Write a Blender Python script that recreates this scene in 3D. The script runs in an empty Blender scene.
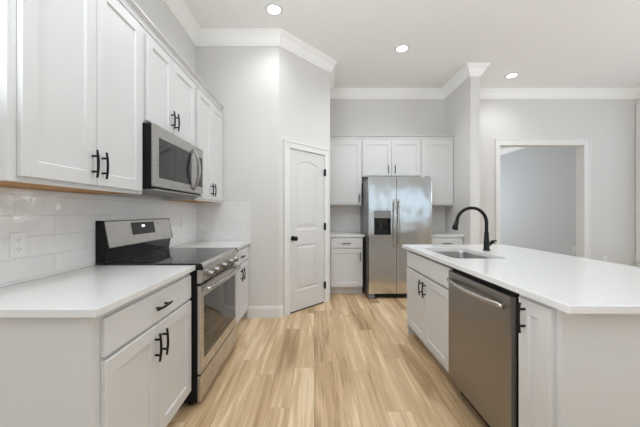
import bpy, bmesh, math, random
from mathutils import Vector, Matrix
random.seed(4)
S = bpy.context.scene
COL = S.collection
PI = math.pi

# ------------------------------------------------------------------ camera
FPX = 280.0
cam_d = bpy.data.cameras.new('camera'); cam = bpy.data.objects.new('camera', cam_d); COL.objects.link(cam)
cam.location = (0, 0, 1.25); cam.rotation_euler = (PI/2, 0, 0)
cam_d.sensor_width = 36; cam_d.lens = FPX/640*36
cam_d.shift_x = 6/640; cam_d.shift_y = -0.9/640; cam_d.clip_start = .02
S.camera = cam

# ------------------------------------------------------------------ world, lights, exposure
S.view_settings.view_transform = 'Standard'; S.view_settings.look = 'None'
S.view_settings.gamma = 1; S.view_settings.use_curve_mapping = False
S.view_settings.exposure = -0.09
S.cycles.sample_clamp_indirect = 6
S.cycles.diffuse_bounces = 8; S.cycles.max_bounces = 14
w = bpy.data.worlds.new('overcast_sky'); S.world = w; w.use_nodes = True
bg = w.node_tree.nodes['Background']; bg.inputs['Color'].default_value = (.86, .93, 1, 1); bg.inputs['Strength'].default_value = .65

def area(name, loc, rot, sx, sy, power, col):
    d = bpy.data.lights.new(name, 'AREA'); d.shape = 'RECTANGLE'; d.size = sx; d.size_y = sy; d.energy = power; d.color = col
    o = bpy.data.objects.new(name, d); COL.objects.link(o); o.location = loc; o.rotation_euler = rot
    return o
ADDED_WIN = [(-1.0, .9), (1.2, 3.1), (3.4, 5.3)]          # x ranges of window openings added behind the camera for light
for i, (a, b) in enumerate(ADDED_WIN):
    area('added_front_light', ((a+b)/2, -4.40, 1.75), (PI/2+.5, 0, 0), b-a, 1.3, 8, (.60, .82, 1))  # area lights added in the made-up windows behind the camera
for x, y, pw in ((-.3, 1.2, 50), (1.2, 2.4, 22), (3.4, 2.2, 10), (-.1, -.8, 3), (1.8, -.8, 3)):   # spots added under the ceiling, out of view, to even the light
    d = bpy.data.lights.new('added_ceiling_spot', 'SPOT'); d.energy = pw; d.spot_size = math.radians(150); d.spot_blend = .5; d.shadow_soft_size = .10; d.color = (.90, .95, 1)
    o = bpy.data.objects.new('added_ceiling_spot', d); COL.objects.link(o); o.location = (x, y, 3.32)
area('added_side_light', (5.50, .7, 1.7), (0, PI/2+1.05, 0), 1.6, 1.9, 74, (.86, .93, 1))  # added out of view, tilted up to brighten the ceiling
area('added_side_light', (-1.31, -.6, 1.7), (0, -PI/2-1.05, 0), 1.6, 2.2, 150, (.86, .93, 1))  # second added light on the left wall, tilted up at the ceiling
area('daylight_right', (5.57, 3.3, 1.7), (0, PI/2, 0), 2.5, 2.5, 13, (.74, .87, 1))
area('daylight_den', (4.0, 10.9, 1.6), (-PI/2, 0, 0), 3.0, 2.0, 88, (.86, .93, 1))

# ------------------------------------------------------------------ helpers
class MB:
    def __init__(s): s.bm = bmesh.new()
    def _merge(s, b):
        me = bpy.data.meshes.new('tmp'); b.to_mesh(me); b.free(); s.bm.from_mesh(me); bpy.data.meshes.remove(me)
    def box(s, x0, x1, y0, y1, z0, z1, bev=0, seg=2):
        b = bmesh.new()
        bmesh.ops.create_cube(b, size=1, matrix=Matrix.Translation(((x0+x1)/2, (y0+y1)/2, (z0+z1)/2)) @ Matrix.Diagonal((abs(x1-x0), abs(y1-y0), abs(z1-z0), 1)))
        if bev: bmesh.ops.bevel(b, geom=list(b.edges), offset=bev, segments=seg, profile=.6, affect='EDGES')
        s._merge(b); return s
    def loops(s, rings, cap0=True, cap1=True, smooth=False, closed=True):
        """skin between rings of equal length"""
        V = [[s.bm.verts.new(p) for p in r] for r in rings]
        n = len(V[0])
        for a, b in zip(V, V[1:]):
            for i in range(n if closed else n-1):
                j = (i+1) % n
                f = s.bm.faces.new((a[i], a[j], b[j], b[i])); f.smooth = smooth
        if cap0: s.bm.faces.new(list(reversed(V[0])))
        if cap1: s.bm.faces.new(V[-1])
        return s
    def prism(s, poly, z0, z1):
        return s.loops([[(x, y, z0) for x, y in poly], [(x, y, z1) for x, y in poly]])
    def prism_x(s, poly, x0, x1):          # poly of (y, z)
        return s.loops([[(x0, y, z) for y, z in poly], [(x1, y, z) for y, z in poly]])
    def tube(s, pts, rads, n=12, flat=1.0, up=None):
        pts = [Vector(p) for p in pts]
        if not hasattr(rads, '__len__'): rads = [rads]*len(pts)
        rings = []; ref = Vector(up) if up else None
        for i, p in enumerate(pts):
            t = (pts[min(i+1, len(pts)-1)]-pts[max(i-1, 0)]).normalized()
            if ref is None:
                ref = Vector((0, 0, 1)) if abs(t.z) < .9 else Vector((1, 0, 0))
            u = t.cross(ref).normalized(); v = u.cross(t).normalized(); ref = v
            rings.append([p+(u*math.cos(2*PI*k/n)*flat+v*math.sin(2*PI*k/n))*rads[i] for k in range(n)])
        return s.loops(rings, smooth=True)
    def lathe(s, prof, n=24, M=Matrix()):   # prof of (r, h) along +z, then M
        rings = [[M @ Vector((r*math.cos(2*PI*k/n), r*math.sin(2*PI*k/n), h)) for k in range(n)] for r, h in prof]
        return s.loops(rings, prof[0][0] == 0, prof[-1][0] == 0)
    def done(s, name, mat, parent=None, loc=None):
        bmesh.ops.remove_doubles(s.bm, verts=s.bm.verts, dist=1e-6)
        bmesh.ops.recalc_face_normals(s.bm, faces=s.bm.faces)
        me = bpy.data.meshes.new(name); s.bm.to_mesh(me); s.bm.free()
        me.materials.append(mat)
        o = bpy.data.objects.new(name, me); COL.objects.link(o)
        if parent: o.parent = parent
        if loc: o.location = loc
        return o

def tag(o, label, cat, group=None):
    o['label'] = label; o['category'] = cat
    if group: o['group'] = group
    return o
def thing(name, label, cat, loc=(0, 0, 0), rot=0, group=None):
    o = bpy.data.objects.new(name, None); COL.objects.link(o)
    o.location = loc; o.rotation_euler = (0, 0, rot); o.empty_display_size = .1
    return tag(o, label, cat, group)
def struct(o): o['kind'] = 'structure'; return o

# ------------------------------------------------------------------ materials
def mat(name, col, rough=.5, metal=0, spec=.5, coat=0):
    m = bpy.data.materials.new(name); m.use_nodes = True
    b = m.node_tree.nodes['Principled BSDF']
    b.inputs['Base Color'].default_value = (*col, 1); b.inputs['Roughness'].default_value = rough
    b.inputs['Metallic'].default_value = metal; b.inputs['Specular IOR Level'].default_value = spec
    b.inputs['Coat Weight'].default_value = coat
    return m
def N(m, t, **k):
    n = m.node_tree.nodes.new(t)
    for a, v in k.items(): setattr(n, a, v)
    return n
def L(m, a, b): m.node_tree.links.new(a, b)
def P(m): return m.node_tree.nodes['Principled BSDF']
def MATH(m, op, a, b=None):
    n = N(m, 'ShaderNodeMath', operation=op)
    for i, v in enumerate((a, b)):
        if v is None: continue
        if isinstance(v, (int, float)): n.inputs[i].default_value = v
        else: L(m, v, n.inputs[i])
    return n.outputs[0]
def add_noise_bump(m, scale, strength, dist=.002, stretch=(1, 1, 1), detail=3):
    tc = N(m, 'ShaderNodeTexCoord'); mp = N(m, 'ShaderNodeMapping'); mp.inputs['Scale'].default_value = stretch
    nz = N(m, 'ShaderNodeTexNoise'); nz.inputs['Scale'].default_value = scale; nz.inputs['Detail'].default_value = detail
    bp = N(m, 'ShaderNodeBump'); bp.inputs['Strength'].default_value = strength; bp.inputs['Distance'].default_value = dist
    L(m, tc.outputs['Object'], mp.inputs[0]); L(m, mp.outputs[0], nz.inputs[0]); L(m, nz.outputs[0], bp.inputs['Height'])
    L(m, bp.outputs[0], P(m).inputs['Normal'])
    return nz

WALL = mat('greige_wall_paint', (.70, .692, .675), .75); add_noise_bump(WALL, 220, .12, .001)
CEIL = mat('ceiling_paint', (.87, .87, .865), .85); add_noise_bump(CEIL, 160, .2, .001)
TRIM = mat('white_trim_paint', (.69, .693, .688), .35); add_noise_bump(TRIM, 60, .04, .001)
CROWN = mat('white_crown_paint', (.92, .92, .91), .4); add_noise_bump(CROWN, 60, .04, .001)
CASE = mat('white_casing_paint', (.78, .78, .77), .38); add_noise_bump(CASE, 60, .04, .001)
CAB = mat('white_cabinet_paint', (.65, .655, .655), .33); add_noise_bump(CAB, 90, .04, .001)
BLACK = mat('matte_black_metal', (.012, .012, .012), .38, .6); add_noise_bump(BLACK, 300, .05, .0005)
GLOSSB = mat('black_glass', (.012, .012, .013), .06); add_noise_bump(GLOSSB, 3, .02, .001)
DARK = mat('black_enamel', (.006, .006, .0065), .5, 0, .3); add_noise_bump(DARK, 400, .1, .0005)
PLASTIC = mat('white_outlet_plastic', (.83, .83, .81), .35); add_noise_bump(PLASTIC, 200, .03, .0005)
GREYP = mat('grey_plastic', (.22, .22, .22), .4); add_noise_bump(GREYP, 200, .05, .0005)
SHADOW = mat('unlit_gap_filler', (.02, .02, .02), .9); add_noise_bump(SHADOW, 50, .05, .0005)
PLY = mat('raw_plywood_underside', (.50, .25, .085), .6)
nz = add_noise_bump(PLY, 30, .1, .001, (.15, 1, 1))
r_ = N(PLY, 'ShaderNodeValToRGB'); r_.color_ramp.elements[0].color = (.36, .175, .045, 1); r_.color_ramp.elements[1].color = (.48, .25, .08, 1)
L(PLY, nz.outputs[0], r_.inputs[0]); L(PLY, r_.outputs[0], P(PLY).inputs['Base Color'])

def steel(name, col, rough, stretch, wav=0.0):
    m = mat(name, col, rough, 1)
    tc = N(m, 'ShaderNodeTexCoord'); mp = N(m, 'ShaderNodeMapping'); mp.inputs['Scale'].default_value = stretch
    nz = N(m, 'ShaderNodeTexNoise'); nz.inputs['Scale'].default_value = 40; nz.inputs['Detail'].default_value = 4
    L(m, tc.outputs['Object'], mp.inputs[0]); L(m, mp.outputs[0], nz.inputs[0])
    rr = N(m, 'ShaderNodeMapRange'); rr.inputs['To Min'].default_value = rough-.05; rr.inputs['To Max'].default_value = rough+.07
    L(m, nz.outputs[0], rr.inputs[0]); L(m, rr.outputs[0], P(m).inputs['Roughness'])
    cr = N(m, 'ShaderNodeValToRGB')
    cr.color_ramp.elements[0].color = (*[c*.97 for c in col], 1); cr.color_ramp.elements[1].color = (*[min(1, c*1.03) for c in col], 1)
    L(m, nz.outputs[0], cr.inputs[0]); L(m, cr.outputs[0], P(m).inputs['Base Color'])
    bp = N(m, 'ShaderNodeBump'); bp.inputs['Strength'].default_value = .025; bp.inputs['Distance'].default_value = .0003
    L(m, nz.outputs[0], bp.inputs['Height'])
    out = bp
    if wav:
        n2 = N(m, 'ShaderNodeTexNoise'); n2.inputs['Scale'].default_value = 2.6; n2.inputs['Detail'].default_value = 1
        m2 = N(m, 'ShaderNodeMapping'); m2.inputs['Scale'].default_value = (1.6, 1, 1.0)
        L(m, tc.outputs['Object'], m2.inputs[0]); L(m, m2.outputs[0], n2.inputs[0])
        b2 = N(m, 'ShaderNodeBump'); b2.inputs['Strength'].default_value = wav; b2.inputs['Distance'].default_value = .02
        L(m, n2.outputs[0], b2.inputs['Height']); L(m, bp.outputs[0], b2.inputs['Normal']); out = b2
    L(m, out.outputs[0], P(m).inputs['Normal'])
    return m
STEEL = steel('brushed_stainless_steel', (.58, .565, .545), .27, (.3, 12, 20))
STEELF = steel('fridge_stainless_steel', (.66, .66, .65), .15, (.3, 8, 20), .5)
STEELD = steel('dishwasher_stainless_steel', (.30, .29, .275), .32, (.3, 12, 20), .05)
POLISH = steel('polished_handle_steel', (.52, .50, .475), .25, (1, 1, 1))
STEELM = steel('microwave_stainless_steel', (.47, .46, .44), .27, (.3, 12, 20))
KNOBM = steel('dark_knob_steel', (.34, .33, .315), .3, (1, 1, 1))
SINKM = steel('satin_sink_steel', (.52, .51, .49), .36, (.05, .05, .05))

QUARTZ = mat('white_quartz', (.80, .79, .77), .16)
tc = N(QUARTZ, 'ShaderNodeTexCoord'); nz = N(QUARTZ, 'ShaderNodeTexNoise'); nz.inputs['Scale'].default_value = 55; nz.inputs['Detail'].default_value = 5
cr = N(QUARTZ, 'ShaderNodeValToRGB'); cr.color_ramp.elements[0].position = .3; cr.color_ramp.elements[1].position = .62
cr.color_ramp.elements[0].color = (.715, .72, .715, 1); cr.color_ramp.elements[1].color = (.74, .745, .74, 1)
L(QUARTZ, tc.outputs['Object'], nz.inputs[0]); L(QUARTZ, nz.outputs[0], cr.inputs[0]); L(QUARTZ, cr.outputs[0], P(QUARTZ).inputs['Base Color'])

def tile(name, axis):
    m = mat(name, (.8, .8, .8), .07)
    tc = N(m, 'ShaderNodeTexCoord'); sp = N(m, 'ShaderNodeSeparateXYZ'); cb = N(m, 'ShaderNodeCombineXYZ')
    L(m, tc.outputs['Object'], sp.inputs[0]); L(m, sp.outputs[axis], cb.inputs[0]); L(m, sp.outputs[2], cb.inputs[1])
    br = N(m, 'ShaderNodeTexBrick'); br.offset = .5
    for k, v in (('Scale', 1), ('Mortar Size', .0016), ('Mortar Smooth', .3), ('Brick Width', .405), ('Row Height', .1015), ('Bias', 0)): br.inputs[k].default_value = v
    br.inputs['Color1'].default_value = (.79, .785, .775, 1); br.inputs['Color2'].default_value = (.82, .815, .805, 1); br.inputs['Mortar'].default_value = (.66, .66, .655, 1)
    ad = N(m, 'ShaderNodeVectorMath', operation='ADD'); ad.inputs[1].default_value = (-.092, .0855, 0)
    L(m, cb.outputs[0], ad.inputs[0]); L(m, ad.outputs[0], br.inputs[0])
    L(m, br.outputs['Color'], P(m).inputs['Base Color'])
    nz = N(m, 'ShaderNodeTexNoise'); nz.inputs['Scale'].default_value = 13; nz.inputs['Detail'].default_value = 1.5
    L(m, ad.outputs[0], nz.inputs[0])
    b1 = N(m, 'ShaderNodeBump'); b1.inputs['Strength'].default_value = .6; b1.inputs['Distance'].default_value = .010
    L(m, nz.outputs[0], b1.inputs['Height'])
    b2 = N(m, 'ShaderNodeBump'); b2.invert = True; b2.inputs['Strength'].default_value = .5; b2.inputs['Distance'].default_value = .002
    L(m, br.outputs['Fac'], b2.inputs['Height']); L(m, b1.outputs[0], b2.inputs['Normal']); L(m, b2.outputs[0], P(m).inputs['Normal'])
    return m
TILE_Y = tile('glossy_white_subway_tile_side', 1)
TILE_X = tile('glossy_white_subway_tile_end', 0)

# plank floor: planks run along y, own tone and grain for each plank
WOOD = mat('light_oak_plank_floor', (.6, .4, .25), .38)
m = WOOD
tc = N(m, 'ShaderNodeTexCoord'); sp = N(m, 'ShaderNodeSeparateXYZ'); L(m, tc.outputs['Object'], sp.inputs[0])
PW, PL = .152, 1.22
xs = MATH(m, 'DIVIDE', sp.outputs[0], PW); row = MATH(m, 'FLOOR', xs)
wn = N(m, 'ShaderNodeTexWhiteNoise', noise_dimensions='1D'); L(m, row, wn.inputs['W'])
ys = MATH(m, 'ADD', MATH(m, 'DIVIDE', sp.outputs[1], PL), MATH(m, 'MULTIPLY', wn.outputs[0], 7.0)); colm = MATH(m, 'FLOOR', ys)
cb = N(m, 'ShaderNodeCombineXYZ'); L(m, row, cb.inputs[0]); L(m, colm, cb.inputs[1])
wn2 = N(m, 'ShaderNodeTexWhiteNoise', noise_dimensions='2D'); L(m, cb.outputs[0], wn2.inputs[0])
rnd = wn2.outputs[0]
gv = N(m, 'ShaderNodeCombineXYZ'); L(m, sp.outputs[0], gv.inputs[0])
L(m, MATH(m, 'MULTIPLY', sp.outputs[1], .075), gv.inputs[1]); L(m, MATH(m, 'MULTIPLY', rnd, 40), gv.inputs[2])
g1 = N(m, 'ShaderNodeTexNoise'); g1.inputs['Scale'].default_value = 13; g1.inputs['Detail'].default_value = 5; g1.inputs['Distortion'].default_value = .8; L(m, gv.outputs[0], g1.inputs[0])
g2 = N(m, 'ShaderNodeTexNoise'); g2.inputs['Scale'].default_value = 90; g2.inputs['Detail'].default_value = 4
gv2 = N(m, 'ShaderNodeCombineXYZ'); L(m, sp.outputs[0], gv2.inputs[0]); L(m, MATH(m, 'MULTIPLY', sp.outputs[1], .03), gv2.inputs[1]); L(m, MATH(m, 'MULTIPLY', rnd, 40), gv2.inputs[2]); L(m, gv2.outputs[0], g2.inputs[0])
t = MATH(m, 'ADD', MATH(m, 'ADD', MATH(m, 'MULTIPLY', rnd, .24), MATH(m, 'MULTIPLY', g1.outputs[0], 1.02)), MATH(m, 'MULTIPLY', g2.outputs[0], .38))
cr = N(m, 'ShaderNodeValToRGB'); e = cr.color_ramp.elements
e[0].position = .58; e[0].color = (0.373, 0.233, 0.120, 1); e[1].position = 1.12; e[1].color = (0.780, 0.610, 0.401, 1)
k = e.new(.74); k.color = (0.542, 0.375, 0.214, 1); k = e.new(.90); k.color = (0.655, 0.470, 0.284, 1)
L(m, t, cr.inputs[0])
fx = MATH(m, 'FRACT', xs); fy = MATH(m, 'FRACT', ys)
ex = MATH(m, 'MULTIPLY', MATH(m, 'MINIMUM', fx, MATH(m, 'SUBTRACT', 1, fx)), PW)
ey = MATH(m, 'MULTIPLY', MATH(m, 'MINIMUM', fy, MATH(m, 'SUBTRACT', 1, fy)), PL)
seam = MATH(m, 'LESS_THAN', MATH(m, 'MINIMUM', ex, ey), .0011)
mx = N(m, 'ShaderNodeMix', data_type='RGBA'); L(m, MATH(m, 'MULTIPLY', seam, .55), mx.inputs['Factor']); L(m, cr.outputs[0], mx.inputs[6]); mx.inputs[7].default_value = (.20, .12, .06, 1)
L(m, mx.outputs[2], P(m).inputs['Base Color'])
bp = N(m, 'ShaderNodeBump'); bp.inputs['Strength'].default_value = .12; bp.inputs['Distance'].default_value = .001; L(m, g2.outputs[0], bp.inputs['Height']); L(m, bp.outputs[0], P(m).inputs['Normal'])

def emit(name, col, st):
    m = mat(name, (.9, .9, .9), .5); P(m).inputs['Emission Color'].default_value = (*col, 1); P(m).inputs['Emission Strength'].default_value = st
    return m
LENS = emit('lit_downlight_lens', (1, .97, .92), 14)
LCD = emit('lit_clock_digits', (.9, .97, 1), 1.2)
GLASS = mat('window_glass', (1, 1, 1), 0); P(GLASS).inputs['Transmission Weight'].default_value = 1; P(GLASS).inputs['IOR'].default_value = 1.01

# ------------------------------------------------------------------ room shell
H = 3.375
XW, YE = -1.405, 3.33              # left wall plane, end wall plane
CX = -.416                         # corner where the angled pantry wall starts
AX, AY = .227, 3.973               # corner where the fridge alcove starts
YB, WX0, WX1, WY = 4.87, 2.275, 2.41, 4.07
XR, YF = 5.6, -4.5
OX0, OX1, OZ = 3.218, 4.696, 2.43  # cased opening

struct(MB().box(-1.6, 6.7, YF-.15, 11.2, -.12, 0).done('floor', WOOD))
struct(MB().box(-1.6, 6.7, YF-.15, 11.2, H, H+.12).done('ceiling', CEIL))
struct(MB().box(XW-.14, XW, YF, -1.7, 0, H).box(XW-.14, XW, .5, YE+.12, 0, H).box(XW-.14, XW, -1.7, .5, 0, .9).box(XW-.14, XW, -1.7, .5, 2.5, H).done('wall_left', WALL))  # opening made up for the added left light
struct(MB().prism([(XW, YE), (CX, YE), (CX-.05, YE+.12), (XW, YE+.12)], 0, H).done('wall_end', WALL))
u = Vector((.70711, .70711)); nin = Vector((-.70711, .70711))
def ap(s, d): q = Vector((CX, YE))+u*s+nin*d; return (q.x, q.y)   # s along the angled wall, d into the pantry
SL = math.hypot(AX-CX, AY-YE); D0, D1, DZ = .146, .792, 2.052
b = MB()
b.prism([ap(0, 0), ap(D0, 0), ap(D0, .12), ap(.05, .12)], 0, H)
b.prism([ap(D1, 0), ap(SL, 0), ap(SL-.05, .12), ap(D1, .12)], 0, H)
b.prism([ap(D0, 0), ap(D1, 0), ap(D1, .12), ap(D0, .12)], DZ, H)
struct(b.done('wall_pantry', WALL))
struct(MB().prism([(AX, AY), (AX, YB), (AX-.12, YB), (AX-.12, AY+.05)], 0, H).done('wall_alcove', WALL))
b = MB().box(AX-.12, OX0, YB, YB+.133, 0, H).box(OX0, OX1, YB, YB+.133, OZ, H).box(OX1, 6.5, YB, YB+.133, 0, H)
struct(b.done('wall_back', WALL))
struct(MB().box(WX0, WX1, WY, YB, 0, H).done('wall_wing', WALL))
RW0, RW1, RZ0, RZ1 = 2.0, 4.76, .42, 3.02     # right window
b = MB().box(XR, XR+.14, YF, -.3, 0, H).box(XR, XR+.14, 1.7, RW0, 0, H).box(XR, XR+.14, -.3, 1.7, 0, .7).box(XR, XR+.14, -.3, 1.7, 2.5, H).box(XR, XR+.14, RW1, YB, 0, H).box(XR, XR+.14, RW0, RW1, 0, RZ0).box(XR, XR+.14, RW0, RW1, RZ1, H)  # nearer opening made up for the added right light
struct(b.done('wall_right', WALL))
b = MB(); x = XW-.14
for a, c in ADDED_WIN:
    b.box(x, a, YF-.14, YF, 0, H); b.box(a, c, YF-.14, YF, 0, 1.05); b.box(a, c, YF-.14, YF, 2.45, H); x = c
b.box(x, XR+.14, YF-.14, YF, 0, H); struct(b.done('wall_front', WALL))
# the room beyond the cased opening
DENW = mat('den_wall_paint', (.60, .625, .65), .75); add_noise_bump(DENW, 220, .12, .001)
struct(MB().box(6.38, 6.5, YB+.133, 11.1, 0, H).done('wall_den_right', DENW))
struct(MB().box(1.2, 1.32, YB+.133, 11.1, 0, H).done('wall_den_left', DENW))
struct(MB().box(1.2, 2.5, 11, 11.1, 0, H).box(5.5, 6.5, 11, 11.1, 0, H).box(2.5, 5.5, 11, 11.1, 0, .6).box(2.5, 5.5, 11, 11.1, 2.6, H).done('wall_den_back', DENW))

def sweep(path, prof, name, m_=None):
    """profile of (distance into the room, z) along a path with the room on its right side"""
    pts = [Vector(p) for p in path]; rings = []
    for i, p in enumerate(pts):
        ns = []
        for a, c in ((i-1, i), (i, i+1)):
            if a < 0 or c >= len(pts): continue
            d = (pts[c]-pts[a]).normalized(); ns.append(Vector((d.y, -d.x)))
        mi = ns[0] if len(ns) == 1 else (ns[0]+ns[1])/(1+ns[0].dot(ns[1]))
        rings.append([(p.x+mi.x*d, p.y+mi.y*d, z) for d, z in prof])
    return struct(MB().loops(rings).done(name, m_ or CASE))
def crown(h, p):
    pr = [(0, 0), (0, -h), (p*.12, -h), (p*.14, -h*.86), (p*.22, -h*.84)]
    for k in range(7):
        a = k/6
        pr.append((p*(.24+.52*a), -h*(.80-.52*(a+.16*math.sin(PI*a*2)*-.5+.10*math.sin(PI*a)))))
    pr += [(p*.80, -h*.22), (p*.86, -h*.20), (p*.90, -h*.10), (p, -h*.08), (p, 0)]
    return pr
sweep([(XW, YF), (XW, YE), (CX, YE), (AX, AY), (AX, YB), (WX0, YB), (WX0, WY), (WX1, WY), (WX1, YB), (XR, YB), (XR, YF)],
      [(d, H+z) for d, z in crown(.15, .10)], 'trim_1', CROWN)
sweep([(6.38, 11), (6.38, YB+.133)], [(d, H+z) for d, z in crown(.17, .11)], 'trim_2', CROWN)
BASE = [(0, 0), (.016, 0), (.016, .105), (.012, .118), (.008, .135), (.004, .14), (0, .14)]
sweep([(-.79, YE), (CX, YE), ap(D0-.085, 0)], BASE, 'baseboard_end')
sweep([(WX1-.02, WY), (WX1, WY), (WX1, YB), (OX0-.085, YB)], BASE, 'baseboard_wing')
sweep([(OX1+.095, YB), (XR, YB), (XR, YF)], BASE, 'baseboard_right')
sweep([(6.38, 11), (6.38, YB+.133)], BASE, 'baseboard_den')

# casing of the cased opening, with jamb lining
def casing_poly(x0, x1, ztop, wl, wr, wt, y):
    b = MB()
    b.box(x0-wl, x0, y-.02, y, 0, ztop+wt, .004); b.box(x1, x1+wr, y-.02, y, 0, ztop+wt, .004)
    b.box(x0, x1, y-.02, y, ztop, ztop+wt, .004)
    b.box(x0-wl-.004, x0-wl+.016, y-.028, y, 0, ztop+wt+.004, .004); b.box(x1+wr-.016, x1+wr+.004, y-.028, y, 0, ztop+wt+.004, .004)
    b.box(x0-wl, x1+wr, y-.028, y, ztop+wt-.016, ztop+wt+.004, .004)
    return b
b = casing_poly(OX0+.012, OX1-.012, OZ-.012, .075, .105, .105, YB)
b.box(OX0, OX0+.012, YB, YB+.133, 0, OZ); b.box(OX1-.012, OX1, YB, YB+.133, 0, OZ); b.box(OX0, OX1, YB, YB+.133, OZ-.012, OZ)
struct(b.done('trim_3', CASE))

# right window: casing, sill, frame, transom bar, panes
b = MB()
for y0, y1, z0, z1 in ((RW1, RW1+.095, RZ0-.1, RZ1+.1), (RW0-.095, RW0, RZ0-.1, RZ1+.1), (RW0, RW1, RZ1, RZ1+.1), (RW0, RW1, RZ0-.1, RZ0)):
    b.box(XR-.022, XR, y0, y1, z0, z1, .004)
wn_ = struct(b.done('window_1', CASE))
b = MB()
for y0, y1, z0, z1 in ((RW0, RW0+.05, RZ0, RZ1), (RW1-.05, RW1, RZ0, RZ1), (RW0+.05, RW1-.05, RZ0, RZ0+.05), (RW0+.05, RW1-.05, RZ1-.05, RZ1), (RW0+.05, RW1-.05, 2.76, 2.84), (3.36, 3.4, RZ0+.05, 2.76)):
    b.box(XR+.03, XR+.09, y0, y1, z0, z1, .003)
b.done('frame', TRIM, wn_)
MB().box(XR-.05, XR+.03, RW0-.1, RW1+.09, RZ0-.025, RZ0, .005).done('sill', TRIM, wn_)
for y0, y1, z0, z1 in ((RW0+.05, 3.36, RZ0+.05, 2.76), (3.4, RW1-.05, RZ0+.05, 2.76), (RW0+.05, RW1-.05, 2.84, RZ1-.05)):
    MB().box(XR+.056, XR+.062, y0, y1, z0, z1).done('pane', GLASS, wn_)

# pantry door in the angled wall
AR = PI/4                                             # local x runs along the wall, local -y is the room side
aorg = (CX, YE, 0)
def at_wall(o): o.location = aorg; o.rotation_euler = (0, 0, AR); return o
b = MB()
cw = .082
b.box(D0-cw+.008, D0+.008, -.02, 0, 0, DZ+cw-.008, .004); b.box(D1-.008, D1+cw-.008, -.02, 0, 0, DZ+cw-.008, .004)
b.box(D0+.008, D1-.008, -.02, 0, DZ-.008, DZ+cw-.008, .004)
b.box(D0-cw+.004, D0-cw+.022, -.028, 0, 0, DZ+cw-.004, .004); b.box(D1+cw-.022, D1+cw-.004, -.028, 0, 0, DZ+cw-.004, .004)
b.box(D0-cw+.004, D1+cw-.004, -.028, 0, DZ+cw-.022, DZ+cw-.004, .004)
b.box(D0, D0+.01, 0, .12, 0, DZ); b.box(D1-.01, D1, 0, .12, 0, DZ); b.box(D0, D1, 0, .12, DZ-.01, DZ)
struct(at_wall(b.done('trim_4', CASE)))
def panel_door(W, z0, z1, panels, y, th):
    """moulded slab; each panel is a closed outline of (x, z) with a coved groove"""
    bm = bmesh.new(); mb = MB(); mb.bm.free(); mb.bm = bm
    outer = [(0, z0), (W, z0), (W, z1), (0, z1)]
    ov = [bm.verts.new((x, y, z)) for x, z in outer]; bk = [bm.verts.new((x, y+th, z)) for x, z in outer]
    for i in range(4): bm.faces.new((ov[i], ov[(i+1) % 4], bk[(i+1) % 4], bk[i]))
    bm.faces.new(bk)
    edges = [bm.edges.get((ov[i], ov[(i+1) % 4])) for i in range(4)]
    for out in panels:
        c = Vector((sum(p[0] for p in out)/len(out), sum(p[1] for p in out)/len(out)))
        hx = (max(p[0] for p in out)-min(p[0] for p in out))/2; hz = (max(p[1] for p in out)-min(p[1] for p in out))/2
        prev = None
        for ins, dep in ((0, 0), (.007, .009), (.022, .010), (.045, .002), (.050, .001)):
            r = [bm.verts.new((c.x+(p[0]-c.x)*(1-ins/hx), y+dep, c.y+(p[1]-c.y)*(1-ins/hz))) for p in out]
            if prev is None:
                for i in range(len(r)): edges.append(bm.edges.new((r[i], r[(i+1) % len(r)])))
            else:
                for i in range(len(r)):
                    j = (i+1) % len(r); bm.faces.new((prev[i], prev[j], r[j], r[i]))
            prev = r
        bm.faces.new(prev)
    bmesh.ops.triangle_fill(bm, use_beauty=True, edges=edges)
    return mb
DW_ = D1-D0-.026
def arch(x0, x1, z0, zs, rise, n=14):
    return [(x0, z0), (x1, z0)]+[(x1+(x0-x1)*k/n, zs+rise*math.sin(PI*k/n)**1.0*(1 if 0 < k < n else 0)) for k in range(n+1)]
door = panel_door(DW_, .018, DZ-.014, [arch(.115, DW_-.115, 1.03, 1.865, .045), [(.115, .262), (DW_-.115, .262), (DW_-.115, .84), (.115, .84)]], 0, .035)
door = struct(door.done('door_1', TRIM)); at_wall(door)
q = ap(D0+.013, -.002); door.location = (q[0], q[1], 0)
MY = Matrix.Rotation(PI/2, 4, 'X')                     # lathe axis -> local -y
MB().lathe([(0, 0), (.032, 0), (.032, .006), (.012, .010), (.010, .035), (.020, .042), (.029, .056), (.029, .064), (.020, .073), (0, .076)], 24, Matrix.Translation((.055, -.0005, .93)) @ MY).done('knob', BLACK, door)
MB().box(.002, DW_-.002, .004, .033, .0005, .0178).done('door_gap_shade', SHADOW, door)  # dark strip standing in for the shade in the gap under the door
for z in (.25, 1.06, 1.80):
    MB().box(DW_-.004, DW_+.014, -.024, -.0006, z-.045, z+.045, .004).tube([(DW_+.004, -.028, z-.05), (DW_+.004, -.028, z+.05)], .007, 10).done('hinge', BLACK, door)

# backsplashes (tile on the walls)
BS0, BS1 = .916, 1.364
struct(MB().box(XW, XW+.008, .9, YE-.008, BS0, BS1).done('trim_6', TILE_Y))
struct(MB().box(XW+.008, -.757, YE-.008, YE, BS0, BS1+.012).done('trim_7', TILE_X))
struct(MB().box(AX, WX0, YB-.008, YB, BS0, BS1+.0).done('trim_8', TILE_X))

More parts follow.
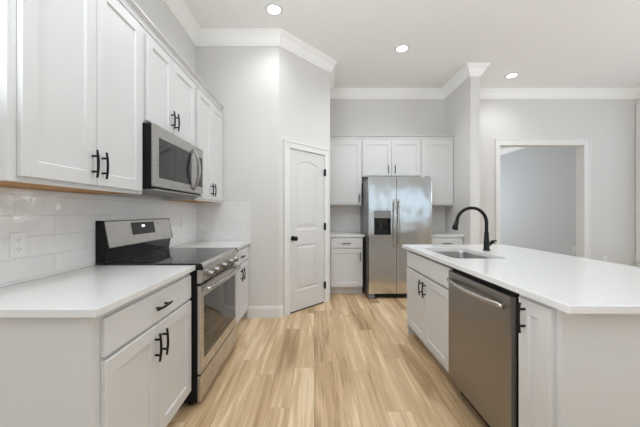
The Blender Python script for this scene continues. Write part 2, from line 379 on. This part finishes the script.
# ------------------------------------------------------------------ cabinets
def shaker(x0, x1, z0, z1, th=.02, rail=.062):
    b = MB(); rings = []
    for ins, y in ((0, -.001), (0, -th+.003), (.003, -th), (rail, -th), (rail+.003, -th+.003), (rail+.006, -th+.009)):
        rings.append([(x0+ins, y, z0+ins), (x1-ins, y, z0+ins), (x1-ins, y, z1-ins), (x0+ins, y, z1-ins)])
    return b.loops(rings)
def slab(x0, x1, z0, z1, th=.02):
    b = MB(); rings = []
    for ins, y in ((0, -.001), (0, -th+.005), (.002, -th+.002), (.006, -th)):
        rings.append([(x0+ins, y, z0+ins), (x1-ins, y, z0+ins), (x1-ins, y, z1-ins), (x0+ins, y, z1-ins)])
    return b.loops(rings)
def pull(cx, cz, vertical, y=-.0195, ln=.135):
    b = MB(); h = ln/2; off = .026
    pts = []; rad = []
    for k in range(13):
        a = -1+2*k/12; d = y-off-.006*(1-a*a)+.002
        pts.append((cx, d, cz+a*h) if vertical else (cx+a*h, d, cz)); rad.append(.0052+.0008*(1-a*a))
    b.tube(pts, rad, 10, up=(0, 1, 0))
    for s in (-.56, .56):
        p = (cx, cz+s*h) if vertical else (cx+s*h, cz)
        b.tube([(p[0], y+.0004, p[1]), (p[0], y-off-.006, p[1])], .0055, 10)
    return b
def cabinet(name, label, cat, loc, rot, W, D, z0, z1, fronts, toe=False, under=False, group=None, side_to_floor=False):
    root = thing(name, label, cat, loc, rot, group); o = loc[2]
    b = MB()
    if toe:
        b.box(0, W, 0, .02, .11-o, z1-o, .001, 1); b.box(.005, W-.005, .02, D, .11-o, z1-o)
        b.done('carcass', CAB, root)
        MB().box(.0, W, .075, D, 0-o, .11-o).done('toe_kick', CAB, root)
    elif under:
        b.box(0, W, 0, .02, z0-o, z1-o, .001, 1); b.box(.004, .012, .02, D, z0-o, z1-o); b.box(W-.012, W-.004, .02, D, z0-o, z1-o); b.box(.012, W-.012, .02, D, z0+.02-o, z1-o)
        b.done('carcass', CAB, root)
        MB().box(.012, W-.012, .02, D, z0+.001-o, z0+.02-o).done('underside_panel', PLY, root)
    else:
        b.box(0, W, 0, D, z0-o, z1-o); b.done('carcass', CAB, root)
    for kind, x0, x1, a, c, hd in fronts:
        f = (shaker(x0, x1, a-o, c-o) if kind == 'door' else slab(x0, x1, a-o, c-o)).done('door' if kind == 'door' else 'drawer' if kind == 'drawer' else 'false_drawer_front', CAB, root)
        if hd: pull(hd[1], hd[2]-o, hd[0] == 'v').done('handle', BLACK, f)
    return root

R90 = PI/2
# --- left run: local x runs away from the viewer, front faces the aisle
Y0, Y1, Y2 = .996, 1.785, 2.612
V1, V2 = 1.785, 2.585                             # wall cabinets / microwave limits
FXB = -.792                                       # base cabinet face frame plane
W = Y1-Y0
cabinet('base_cabinet', 'white base cabinet nearest the viewer on the left, with wide drawer over two doors', 'base cabinet', (FXB, Y0, 0), R90, W, FXB-XW-.002, .11, .884,
        [('drawer', .042, W-.02, .712, .856, ('h', .5*W+.02, .782)), ('door', .042, .5*W, .127, .697, ('v', .5*W-.030, .595)), ('door', .5*W+.004, W-.02, .127, .697, ('v', .5*W+.034, .595))], toe=True)
W2 = YE-.003-Y2-.008
cabinet('base_cabinet', 'white base cabinet between the range and the end wall', 'base cabinet', (FXB, Y2+.008, 0), R90, W2, FXB-XW-.002, .11, .884,
        [('drawer', .014, W2-.02, .712, .856, ('h', .5*W2, .782)), ('door', .014, .5*W2-.002, .127, .697, ('v', .5*W2-.040, .595)), ('door', .5*W2+.002, W2-.02, .127, .697, ('v', .5*W2+.040, .595))], toe=True)
UZ0, UZ1 = 1.365, 2.44
FXU = -1.097; DU = FXU-XW-.001
WU = V1-1.0; mid = .392
cabinet('wall_cabinet', 'tall white two-door wall cabinet nearest the viewer, left of the microwave', 'wall cabinet', (FXU, 1.0, UZ0), R90, WU, DU-.009, UZ0, UZ1,
        [('door', .033, mid-.002, 1.385, 2.415, ('v', mid-.031, 1.487)), ('door', mid+.002, WU-.025, 1.385, 2.415, ('v', mid+.031, 1.487))], under=True)
WM = V2-V1-.002
cabinet('wall_cabinet', 'short white two-door wall cabinet directly above the microwave', 'wall cabinet', (FXU, V1+.001, 1.832), R90, WM, DU-.009, 1.832, UZ1,
        [('door', .024, .355, 1.846, 2.415, ('v', .326, 1.948)), ('door', .359, WM-.040, 1.846, 2.415, ('v', .390, 1.948))])
WF = YE-.003-V2
cabinet('wall_cabinet', 'white two-door wall cabinet between the microwave and the end wall', 'wall cabinet', (FXU, V2, UZ0), R90, WF, DU-.009, UZ0, UZ1,
        [('door', .010, .5*WF-.002, 1.385, 2.415, ('v', .5*WF-.036, 1.487)), ('door', .5*WF+.002, WF-.02, 1.385, 2.415, ('v', .5*WF+.036, 1.487))], under=True)
# --- back run
FYB = 4.26; DB = YB-FYB-.01
XA, XB_, XC = AX+.012, .742, 1.757
WB = XB_-XA
cabinet('base_cabinet', 'white base cabinet with one drawer and one door left of the refrigerator', 'base cabinet', (XA, FYB, 0), 0, WB, DB, .11, .884,
        [('drawer', .014, WB-.012, .712, .856, ('h', .5*WB, .785)), ('door', .014, WB-.012, .127, .697, ('v', WB-.045, .590))], toe=True)
WC = WX0-.012-XC
cabinet('base_cabinet', 'white base cabinet right of the refrigerator, half hidden behind the island', 'base cabinet', (XC, FYB, 0), 0, WC, DB, .11, .884,
        [('drawer', .012, WC-.014, .712, .856, ('h', .5*WC, .785)), ('door', .012, WC-.014, .127, .697, ('v', .045, .590))], toe=True)
FYU = 4.57; DUB = YB-FYU-.010
U1, U2 = .778, 1.742
cabinet('wall_cabinet', 'single-door white wall cabinet above the counter left of the refrigerator', 'wall cabinet', (XA, FYU, UZ0), 0, U1-XA, DUB, UZ0, UZ1,
        [('door', .012, U1-XA-.012, 1.385, 2.415, ('v', U1-XA-.045, 1.487))], under=True)
wm = U2-U1
cabinet('wall_cabinet', 'short white two-door wall cabinet above the refrigerator', 'wall cabinet', (U1+.001, FYU, 1.835), 0, wm-.002, DUB, 1.835, UZ1,
        [('door', .012, .5*wm-.002, 1.850, 2.415, ('v', .5*wm-.055, 1.950)), ('door', .5*wm+.002, wm-.014, 1.850, 2.415, ('v', .5*wm+.055, 1.950))])
cabinet('wall_cabinet', 'single-door white wall cabinet right of the refrigerator, beside the wing wall', 'wall cabinet', (U2, FYU, UZ0), 0, WX0-.002-U2, DUB, UZ0, UZ1,
        [('door', .012, WX0-.002-U2-.012, 1.385, 2.415, ('v', .045, 1.487))], under=True)
# crown on the wall cabinets
CCR = [(0, 0), (.006, 0), (.012, .040), (.030, .050), (.034, .052), (.034, .06), (0, .06)]
def cab_crown(path, name): return sweep(path, [(d, UZ1+z) for d, z in CCR], name, CAB)
cab_crown([(FXU, 1.0), (FXU, YE-.003)], 'trim_9')
cab_crown([(XA, FYU), (WX0-.002, FYU)], 'trim_5')
# --- island: local x runs toward the viewer, front faces the aisle
FXI = .965; YI1 = 2.865; YD1, YD0 = 1.950, 1.318; YI0 = 1.114; DI = .60
ws = YI1-YD1-.002; c = .5*ws
cabinet('sink_cabinet', 'white island cabinet under the sink with two doors and a plain top panel', 'base cabinet', (FXI, YI1, 0), -R90, ws, DI, .11, .700,
        [('false', .014, ws-.008, .712, .862, None), ('door', .014, c-.002, .127, .697, ('v', c-.040, .595)), ('door', c+.002, ws-.008, .127, .697, ('v', c+.040, .595))], toe=True)
we = YD0-.002-YI0
cabinet('base_cabinet', 'narrow white island cabinet with a single full-height door right of the dishwasher', 'base cabinet', (FXI, YD0-.002, 0), -R90, we, DI, .11, .884,
        [('door', .020, we-.005, .127, .862, ('v', .062, .780))], toe=True)
# fill the shallow part of the sink cabinet above the doors (rails around the bowl)
pn = thing('island_panelling', 'white painted end and back panels wrapping the island', 'panel', (1.5, YI0, 0))
b = MB().box(FXI-1.5, 1.93-1.5, -.020, -.001, 0, .884, .0015, 1); b.done('end_panel', CAB, pn)
MB().box(1.92-1.5, 1.94-1.5, 0, YI1-YI0+.02, 0, .884).done('back_panel', CAB, pn)
MB().box(FXI-1.5, 1.92-1.5, YI1-YI0+.001, YI1-YI0+.02, 0, .884).done('far_panel', CAB, pn)

# ------------------------------------------------------------------ countertops
def ctop(name, label, x0, x1, y0, y1, mat_=None):
    r = MB().box(-(x1-x0)/2, (x1-x0)/2, -(y1-y0)/2, (y1-y0)/2, 0, .030, .003).done(name, QUARTZ)
    r.location = ((x0+x1)/2, (y0+y1)/2, .8845); return tag(r, label, 'countertop')
ctop('countertop', 'white quartz countertop nearest the viewer on the left, beside the range', XW+.001, -.754, .970, Y1-.002)
ctop('countertop', 'small white quartz countertop between the range and the end wall', XW+.001, -.754, Y2+.006, YE-.001)
ctop('countertop', 'small white quartz countertop left of the refrigerator', AX+.001, .770, FYB-.028, YB-.001)
ctop('countertop', 'small white quartz countertop right of the refrigerator, seen past the sink', XC-.012, WX0-.003, FYB-.028, YB-.001)
def rrect(x0, x1, y0, y1, r, n=6):
    p = []
    for cx, cy, a0 in ((x1-r, y0+r, -PI/2), (x1-r, y1-r, 0), (x0+r, y1-r, PI/2), (x0+r, y0+r, PI)):
        for k in range(n+1):
            a = a0+PI/2*k/n; p.append((cx+r*math.cos(a), cy+r*math.sin(a)))
    return p
IX0, IX1, IY0, IY1 = .923, 2.0, 1.011, 2.943
SX0, SX1, SY0, SY1 = 1.03, 1.43, 2.045, 2.68
hole = rrect(SX0, SX1, SY0, SY1, .06)
def island_top():
    mb = MB(); bm = mb.bm; z0, z1, c = 0, .030, .003
    def ring(pts, z): return [bm.verts.new((x, y, z)) for x, y in pts]
    def rect(i): return [(IX0+i, IY0+i), (IX1-i, IY0+i), (IX1-i, IY1-i), (IX0+i, IY1-i)]
    o = [ring(rect(0), z0), ring(rect(0), z1-c), ring(rect(c), z1)]
    h = [ring(hole, z0), ring(hole, z1-.002), ring(rrect(SX0-.002, SX1+.002, SY0-.002, SY1+.002, .062), z1)]
    for R in (o, h):
        n = len(R[0])
        for a, b2 in zip(R, R[1:]):
            for i in range(n): bm.faces.new((a[i], a[(i+1) % n], b2[(i+1) % n], b2[i]))
    for a, b2 in ((o[0], h[0]), (o[2], h[2])):
        ed = []
        for R in (a, b2): ed += [bm.edges.get((R[i], R[(i+1) % len(R)])) for i in range(len(R))]
        bmesh.ops.triangle_fill(bm, use_beauty=True, edges=ed)
    return mb
it = island_top().done('countertop', QUARTZ); it.location = (0, 0, .8845)
tag(it, 'long white quartz countertop on the island with the sink cut into it', 'countertop')

# ------------------------------------------------------------------ sink and faucet
sk = thing('kitchen_sink', 'undermount stainless steel sink set into the island countertop', 'sink', (0, 0, 0))
def rr(ins, z): return [(x, y, z) for x, y in rrect(SX0+ins, SX1-ins, SY0+ins, SY1-ins, max(.02, .06-ins*.5))]
zt = .8835
MB().loops([rr(-.02, zt), rr(.002, zt), rr(.006, zt-.008), rr(.012, zt-.15), rr(.03, zt-.172), rr(.06, zt-.176), rr(.06, zt-.179), rr(.028, zt-.176), rr(.009, zt-.152), rr(.003, zt-.01), rr(-.02, zt-.003)], cap0=False, cap1=False)\
    .done('rim_wall', SINKM, sk).name = 'bowl_wall'
MB().loops([rr(.06, zt-.1765), rr(.06, zt-.1785)]).done('bowl_floor', SINKM, sk)
MB().lathe([(0, 0), (.045, 0), (.045, .003), (.036, .004), (.03, .001), (0, .001)], 24, Matrix.Translation((1.27, 2.36, zt-.1764))).done('drain', POLISH, sk)
fc = thing('kitchen_faucet', 'matte black gooseneck pull-down faucet behind the island sink', 'faucet', (1.527, 2.478, .9145))
MB().lathe([(0, 0), (.030, 0), (.030, .006), (.024, .012), (.023, .06), (.019, .12), (.0175, .148), (.019, .150), (.019, .158), (.0145, .162), (0, .162)], 24).done('body', BLACK, fc)
pts = [(0, 0, .155), (0, 0, .20)]; Rr = .132; zc = .245
for k in range(0, 17):
    a = PI*k/16*.96; pts.append((-Rr+Rr*math.cos(a), 0, zc+Rr*math.sin(a)))
MB().tube(pts, .0142, 14, up=(0, 1, 0)).done('spout', BLACK, fc)
e0 = Vector(pts[-1]); d0 = (e0-Vector(pts[-2])).normalized()
hp = [e0-d0*.004, e0+d0*.010, e0+d0*.012, e0+d0*.045, e0+d0*.075, e0+d0*.082]
MB().tube(hp, [.0150, .0160, .0185, .0205, .0235, .020], 16, up=(0, 1, 0)).done('spray_head', BLACK, fc)
MB().tube([e0+d0*.035+Vector((-.018, 0, 0)), e0+d0*.062+Vector((-.022, 0, 0))], .008, 10).done('spray_button', BLACK, fc)
MB().tube([(.012, 0, .046), (.034, 0, .062), (.056, 0, .078), (.061, 0, .082)], [.014, .0155, .0165, .012], 14).tube([(.050, -.004, .080), (.057, -.022, .088), (.060, -.040, .091)], [.0075, .007, .006], 10).done('lever', BLACK, fc)

# ------------------------------------------------------------------ range
RW = Y2-Y1-.004
rg = thing('range', 'freestanding stainless electric range with black glass cooktop', 'range', (-.746, Y1+.002, 0), R90)
MB().box(0, RW, 0, .648, .035, .905, .003).done('body', DARK, rg)
MB().box(.0, RW, -.012, .60, .9055, .924, .004).done('cooktop', GLOSSB, rg)
for x, y, r in ((.20, .15, .105), (.56, .16, .085), (.19, .43, .08), (.56, .43, .105), (.38, .46, .045)):
    rings = []
    for q, z in ((r-.002, .9241), (r-.002, .9244), (r, .9244), (r, .9241)):
        rings.append([(x+q*math.cos(2*PI*k/48), y+q*math.sin(2*PI*k/48), z) for k in range(48)])
    MB().loops(rings, False, False).done('burner_ring', GREYP, rg)
MB().prism_x([(-.0125, .924), (-.030, .905), (-.036, .882), (-.0005, .882), (-.0005, .905), (-.0125, .905)], .012, RW-.012).done('front_trim', STEEL, rg)
for a, c in ((0, .0115), (RW-.0115, RW)):
    MB().prism_x([(-.0125, .924), (-.024, .921), (-.033, .906), (-.038, .882), (-.0005, .882), (-.0005, .905), (-.0125, .905)], a, c).done('trim_end_cap', DARK, rg)
cp = MB().prism_x([(-.036, .881), (-.024, .797), (-.0005, .797), (-.0005, .881)], 0, RW).done('control_panel', STEEL, rg)
for x in (.115, .235, .412, .585, .705):
    M = Matrix.Translation((x, -.030, .840)) @ Matrix.Rotation(math.radians(98), 4, 'X')
    kb = MB().lathe([(0, 0), (.027, 0), (.027, .006), (.0235, .008), (.022, .034), (.019, .037), (0, .037)], 28, M).done('knob', KNOBM, rg)
    g = MB().box(-.0045, .0045, -.018, .018, .0372, .044, .002); g.bm.transform(M); g.done('grip', KNOBM, kb)
od = MB().box(0, RW, -.024, -.0008, .215, .780, .004).done('oven_door', STEEL, rg)
MB().box(.055, RW-.055, -.0256, -.0242, .296, .700, .0005, 1).done('oven_window', GLOSSB, od)
hb = MB(); n = 16
hb.tube([(.022+(RW-.044)*k/n, -.052-.024*(1-(2*k/n-1)**2), .750) for k in range(n+1)], .0165, 12, up=(0, 0, 1))
for x in (.034, RW-.034): hb.box(x-.012, x+.012, -.056, -.0242, .738, .762, .004)
hb.done('oven_handle', POLISH, od)
MB().box(0, RW, -.022, -.0008, .040, .203, .005).done('storage_drawer', STEEL, rg)
for x in (.05, RW-.05):
    for y in (.06, .60): MB().lathe([(0, 0), (.018, 0), (.018, .01), (.010, .012), (.010, .0349), (0, .0349)], 16, Matrix.Translation((x, y, 0))).done('foot', DARK, rg)
bgd = MB().prism_x([(.6005, .924), (.592, 1.02), (.648, 1.02), (.648, .924)], .012, RW-.012).done('backguard_base', GLOSSB, rg)
TL = [(.570, 1.022), (.575, 1.015), (.592, 1.015), (.648, 1.015), (.648, 1.196), (.606, 1.196), (.600, 1.190)]
bgp = MB().prism_x(TL, .012, RW-.012).done('backguard', STEEL, rg)
for a, c in ((0, .0118), (RW-.0118, RW-.006)):
    MB().prism_x([(.602, .925), (.590, 1.010), (.568, 1.018), (.568, 1.022), (.602, 1.197), (.648, 1.198), (.648, .925)], a, c).done('backguard_end_cap', DARK, rg)
def onface(x, s, d):      # point on the tilted backguard face: s = 0 bottom .. 1 top, d out from it
    y = .570+(.600-.570)*s; z = 1.022+(1.190-1.022)*s; return (x, y-.984*d, z+.176*d)
def facebox(x0, x1, s0, s1, d0, d1, name, m_, par):
    r = lambda d: [onface(x0, s0, d), onface(x1, s0, d), onface(x1, s1, d), onface(x0, s1, d)]
    return MB().loops([r(d0), r(d1)]).done(name, m_, par)
dp = facebox(.265, .555, .38, .92, .0003, .002, 'display', GLOSSB, bgp)
# tiny clock digits, too small to read in the photograph
facebox(.385, .425, .70, .80, .0021, .0024, 'clock_digits', LCD, dp)

# ------------------------------------------------------------------ microwave
mw = thing('microwave', 'stainless over-the-range microwave with curved handle, mounted under the short wall cabinet', 'microwave', (-1.042, V1+.004, 1.405), R90)
MWW, MH = V2-V1-.008, .420
MB().box(0, MWW, 0, .350, 0, MH, .003).done('body', DARK, mw)
md = MB().box(0, MWW-.135, -.020, -.0008, .012, MH-.002, .004).done('door', STEELM, mw)
MB().box(.058, MWW-.246, -.0212, -.0202, .075, MH-.080, .0004, 1).done('window', GLOSSB, md)
hb = MB(); pts = []; n = 18
for k in range(n+1):
    a = -1+2*k/n; pts.append((MWW-.212, -.024-.048*(1-a*a), MH/2+a*.172))
hb.tube(pts, [.009+.004*(1-(-1+2*k/n)**2) for k in range(n+1)], 12, up=(1, 0, 0)); hb.done('handle', KNOBM, md)
MB().box(MWW-.1345, MWW, -.020, -.0008, .012, MH-.002, .004).done('control_panel', STEELM, mw)
MB().box(MWW-.130, MWW-.022, -.0212, -.0202, .075, MH-.080, .0004, 1).done('keypad', GLOSSB, mw)
MB().box(.01, MWW-.01, -.018, .30, -.012, -.0005, .002).done('vent_base', GREYP, mw)

# ------------------------------------------------------------------ refrigerator
FW, FX = .915, .795
fr = thing('refrigerator', 'side-by-side stainless steel refrigerator with ice dispenser', 'refrigerator', (FX, 4.06, 0))
MB().box(.004, FW-.004, .066, .76, .022, 1.735, .004).done('body', GREYP, fr)
seam = .402
fl = MB()
DX0, DX1, DZ0, DZ1 = .076, .318, .930, 1.275
fl.box(0, DX0, 0, .062, .075, 1.765, 0); fl.box(DX1, seam-.003, 0, .062, .075, 1.765); fl.box(DX0, DX1, 0, .062, .075, DZ0); fl.box(DX0, DX1, 0, .062, DZ1, 1.765); fl.box(DX0, DX1, .052, .062, DZ0, DZ1)
dl = fl.done('door', STEELF, fr); dl['label'] = 'narrow freezer door with dispenser'
MB().box(seam+.003, FW, 0, .062, .075, 1.765, .004).done('door', STEELF, fr)
dr = fr.children[-1] if False else [o for o in COL.objects if o.parent == fr and o.name.startswith('door')][-1]
MB().box(seam-.0028, seam+.0028, .02, .0655, .075, 1.76).done('door_gasket', DARK, fr)
b = MB().box(DX0-.004, DX1+.004, -.004, .01, DZ1-.105, DZ1+.004, .003); b.done('dispenser_controls', GREYP, dl)
b = MB().box(DX0, DX0+.006, -.002, .051, DZ0, DZ1-.106).box(DX1-.006, DX1, -.002, .051, DZ0, DZ1-.106).box(DX0+.006, DX1-.006, .046, .051, DZ0, DZ1-.106).box(DX0, DX1, -.006, .051, DZ0-.004, DZ0+.010, .002)
b.done('dispenser_recess', GLOSSB, dl)
for x, z in ((.145, 1.05), (.245, 1.03)):
    MB().box(x-.026, x+.026, .026, .032, z-.05, z+.05, .004).done('dispenser_paddle', DARK, dl)
for x, p in ((seam-.032, dl), (seam+.032, dr)):
    hb = MB(); n = 20
    hb.tube([(x, -.036-.026*(1-(2*k/n-1)**2), .755+.69*k/n) for k in range(n+1)], .0125, 12, up=(1, 0, 0))
    for z in (.772, 1.428): hb.box(x-.010, x+.010, -.04, -.0004, z-.016, z+.016, .004)
    hb.done('handle', POLISH, p)
MB().box(.03, FW-.03, .03, .065, .022, .072, .002).done('base_grille', DARK, fr)
for x in (.045, FW-.045): MB().box(x-.038, x+.038, .004, .10, 0, .068, .006).done('roller_cover', GREYP, fr)
for x in (.05, FW-.05): MB().box(x-.035, x+.035, .02, .10, 1.7655, 1.778, .004).done('hinge_cover', GREYP, fr)

# ------------------------------------------------------------------ dishwasher
WD = YD1-YD0-.006
dw = thing('dishwasher', 'stainless dishwasher with bowed bar handle built into the island', 'dishwasher', (FXI+.002, YD1-.003, 0), -R90)
MB().box(.004, WD-.004, .0, .57, .09, .868).done('tub', DARK, dw)
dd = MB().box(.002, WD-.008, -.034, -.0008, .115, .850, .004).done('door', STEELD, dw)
MB().box(.004, WD-.004, .05, .10, 0, .0895).done('toe_kick', DARK, dw)
hb = MB(); n = 18
hb.tube([(.03+(WD-.072)*k/n, -.046-.034*(1-(2*k/n-1)**2), .792) for k in range(n+1)], .0125, 12, up=(0, 0, 1))
for x in (.040, WD-.054): hb.box(x-.012, x+.012, -.056, -.0342, .780, .804, .004)
hb.done('handle', POLISH, dd)

# ------------------------------------------------------------------ outlets
def outlet(label, loc, rot):
    t = thing('wall_outlet', label, 'outlet', loc, rot)
    MB().box(-.036, .036, -.006, 0, -.058, .058, .003).done('plate', PLASTIC, t)
    for z in (-.022, .022):
        r = MB().box(-.018, .018, -.0078, -.0062, z-.016, z+.016, .0006, 1).done('receptacle', PLASTIC, t)
        MB().box(-.0075, -.0055, -.0084, -.0079, z-.001, z+.007).box(.0055, .0075, -.0084, -.0079, z-.001, z+.007).box(-.002, .002, -.0084, -.0079, z-.010, z-.006).done('slots', DARK, r)
outlet('white duplex outlet on the tiled backsplash above the near left countertop', (XW+.0082, 1.318, 1.098), R90)
outlet('white duplex outlet on the tiled backsplash beyond the range', (XW+.0082, 2.98, 1.15), R90)
outlet('white outlet low on the back wall right of the cased opening', (5.06, YB-.0002, .44), 0)
outlet('white outlet low on the wall of the room beyond the cased opening', (6.3798, 6.86, .36), -R90)

# ------------------------------------------------------------------ recessed downlights
def downlight(label, x, y, power):
    t = thing('recessed_downlight', label, 'ceiling light', (x, y, H-.012))
    MB().lathe([(.066, .0118), (.066, .0), (.090, .003), (.092, .0118)], 32).done('trim_ring', TRIM, t)
    MB().lathe([(0, .004), (.0655, .004), (.0655, .0118), (0, .0118)], 32).done('lens', LENS, t)
    d = bpy.data.lights.new('downlight_beam', 'SPOT'); d.energy = power; d.spot_size = math.radians(150); d.spot_blend = 1; d.shadow_soft_size = .07; d.color = (.96, .975, 1)
    o = bpy.data.objects.new('downlight_beam', d); COL.objects.link(o); o.parent = t; o.location = (0, 0, -.01)
downlight('lit recessed downlight nearest the pantry corner, leftmost of the three', -.418, 2.92, 30)
downlight('lit recessed downlight in front of the refrigerator, middle of the three', 1.136, 3.615, 80)
downlight('lit recessed downlight near the cased opening, rightmost of the three', 3.055, 4.325, 34)
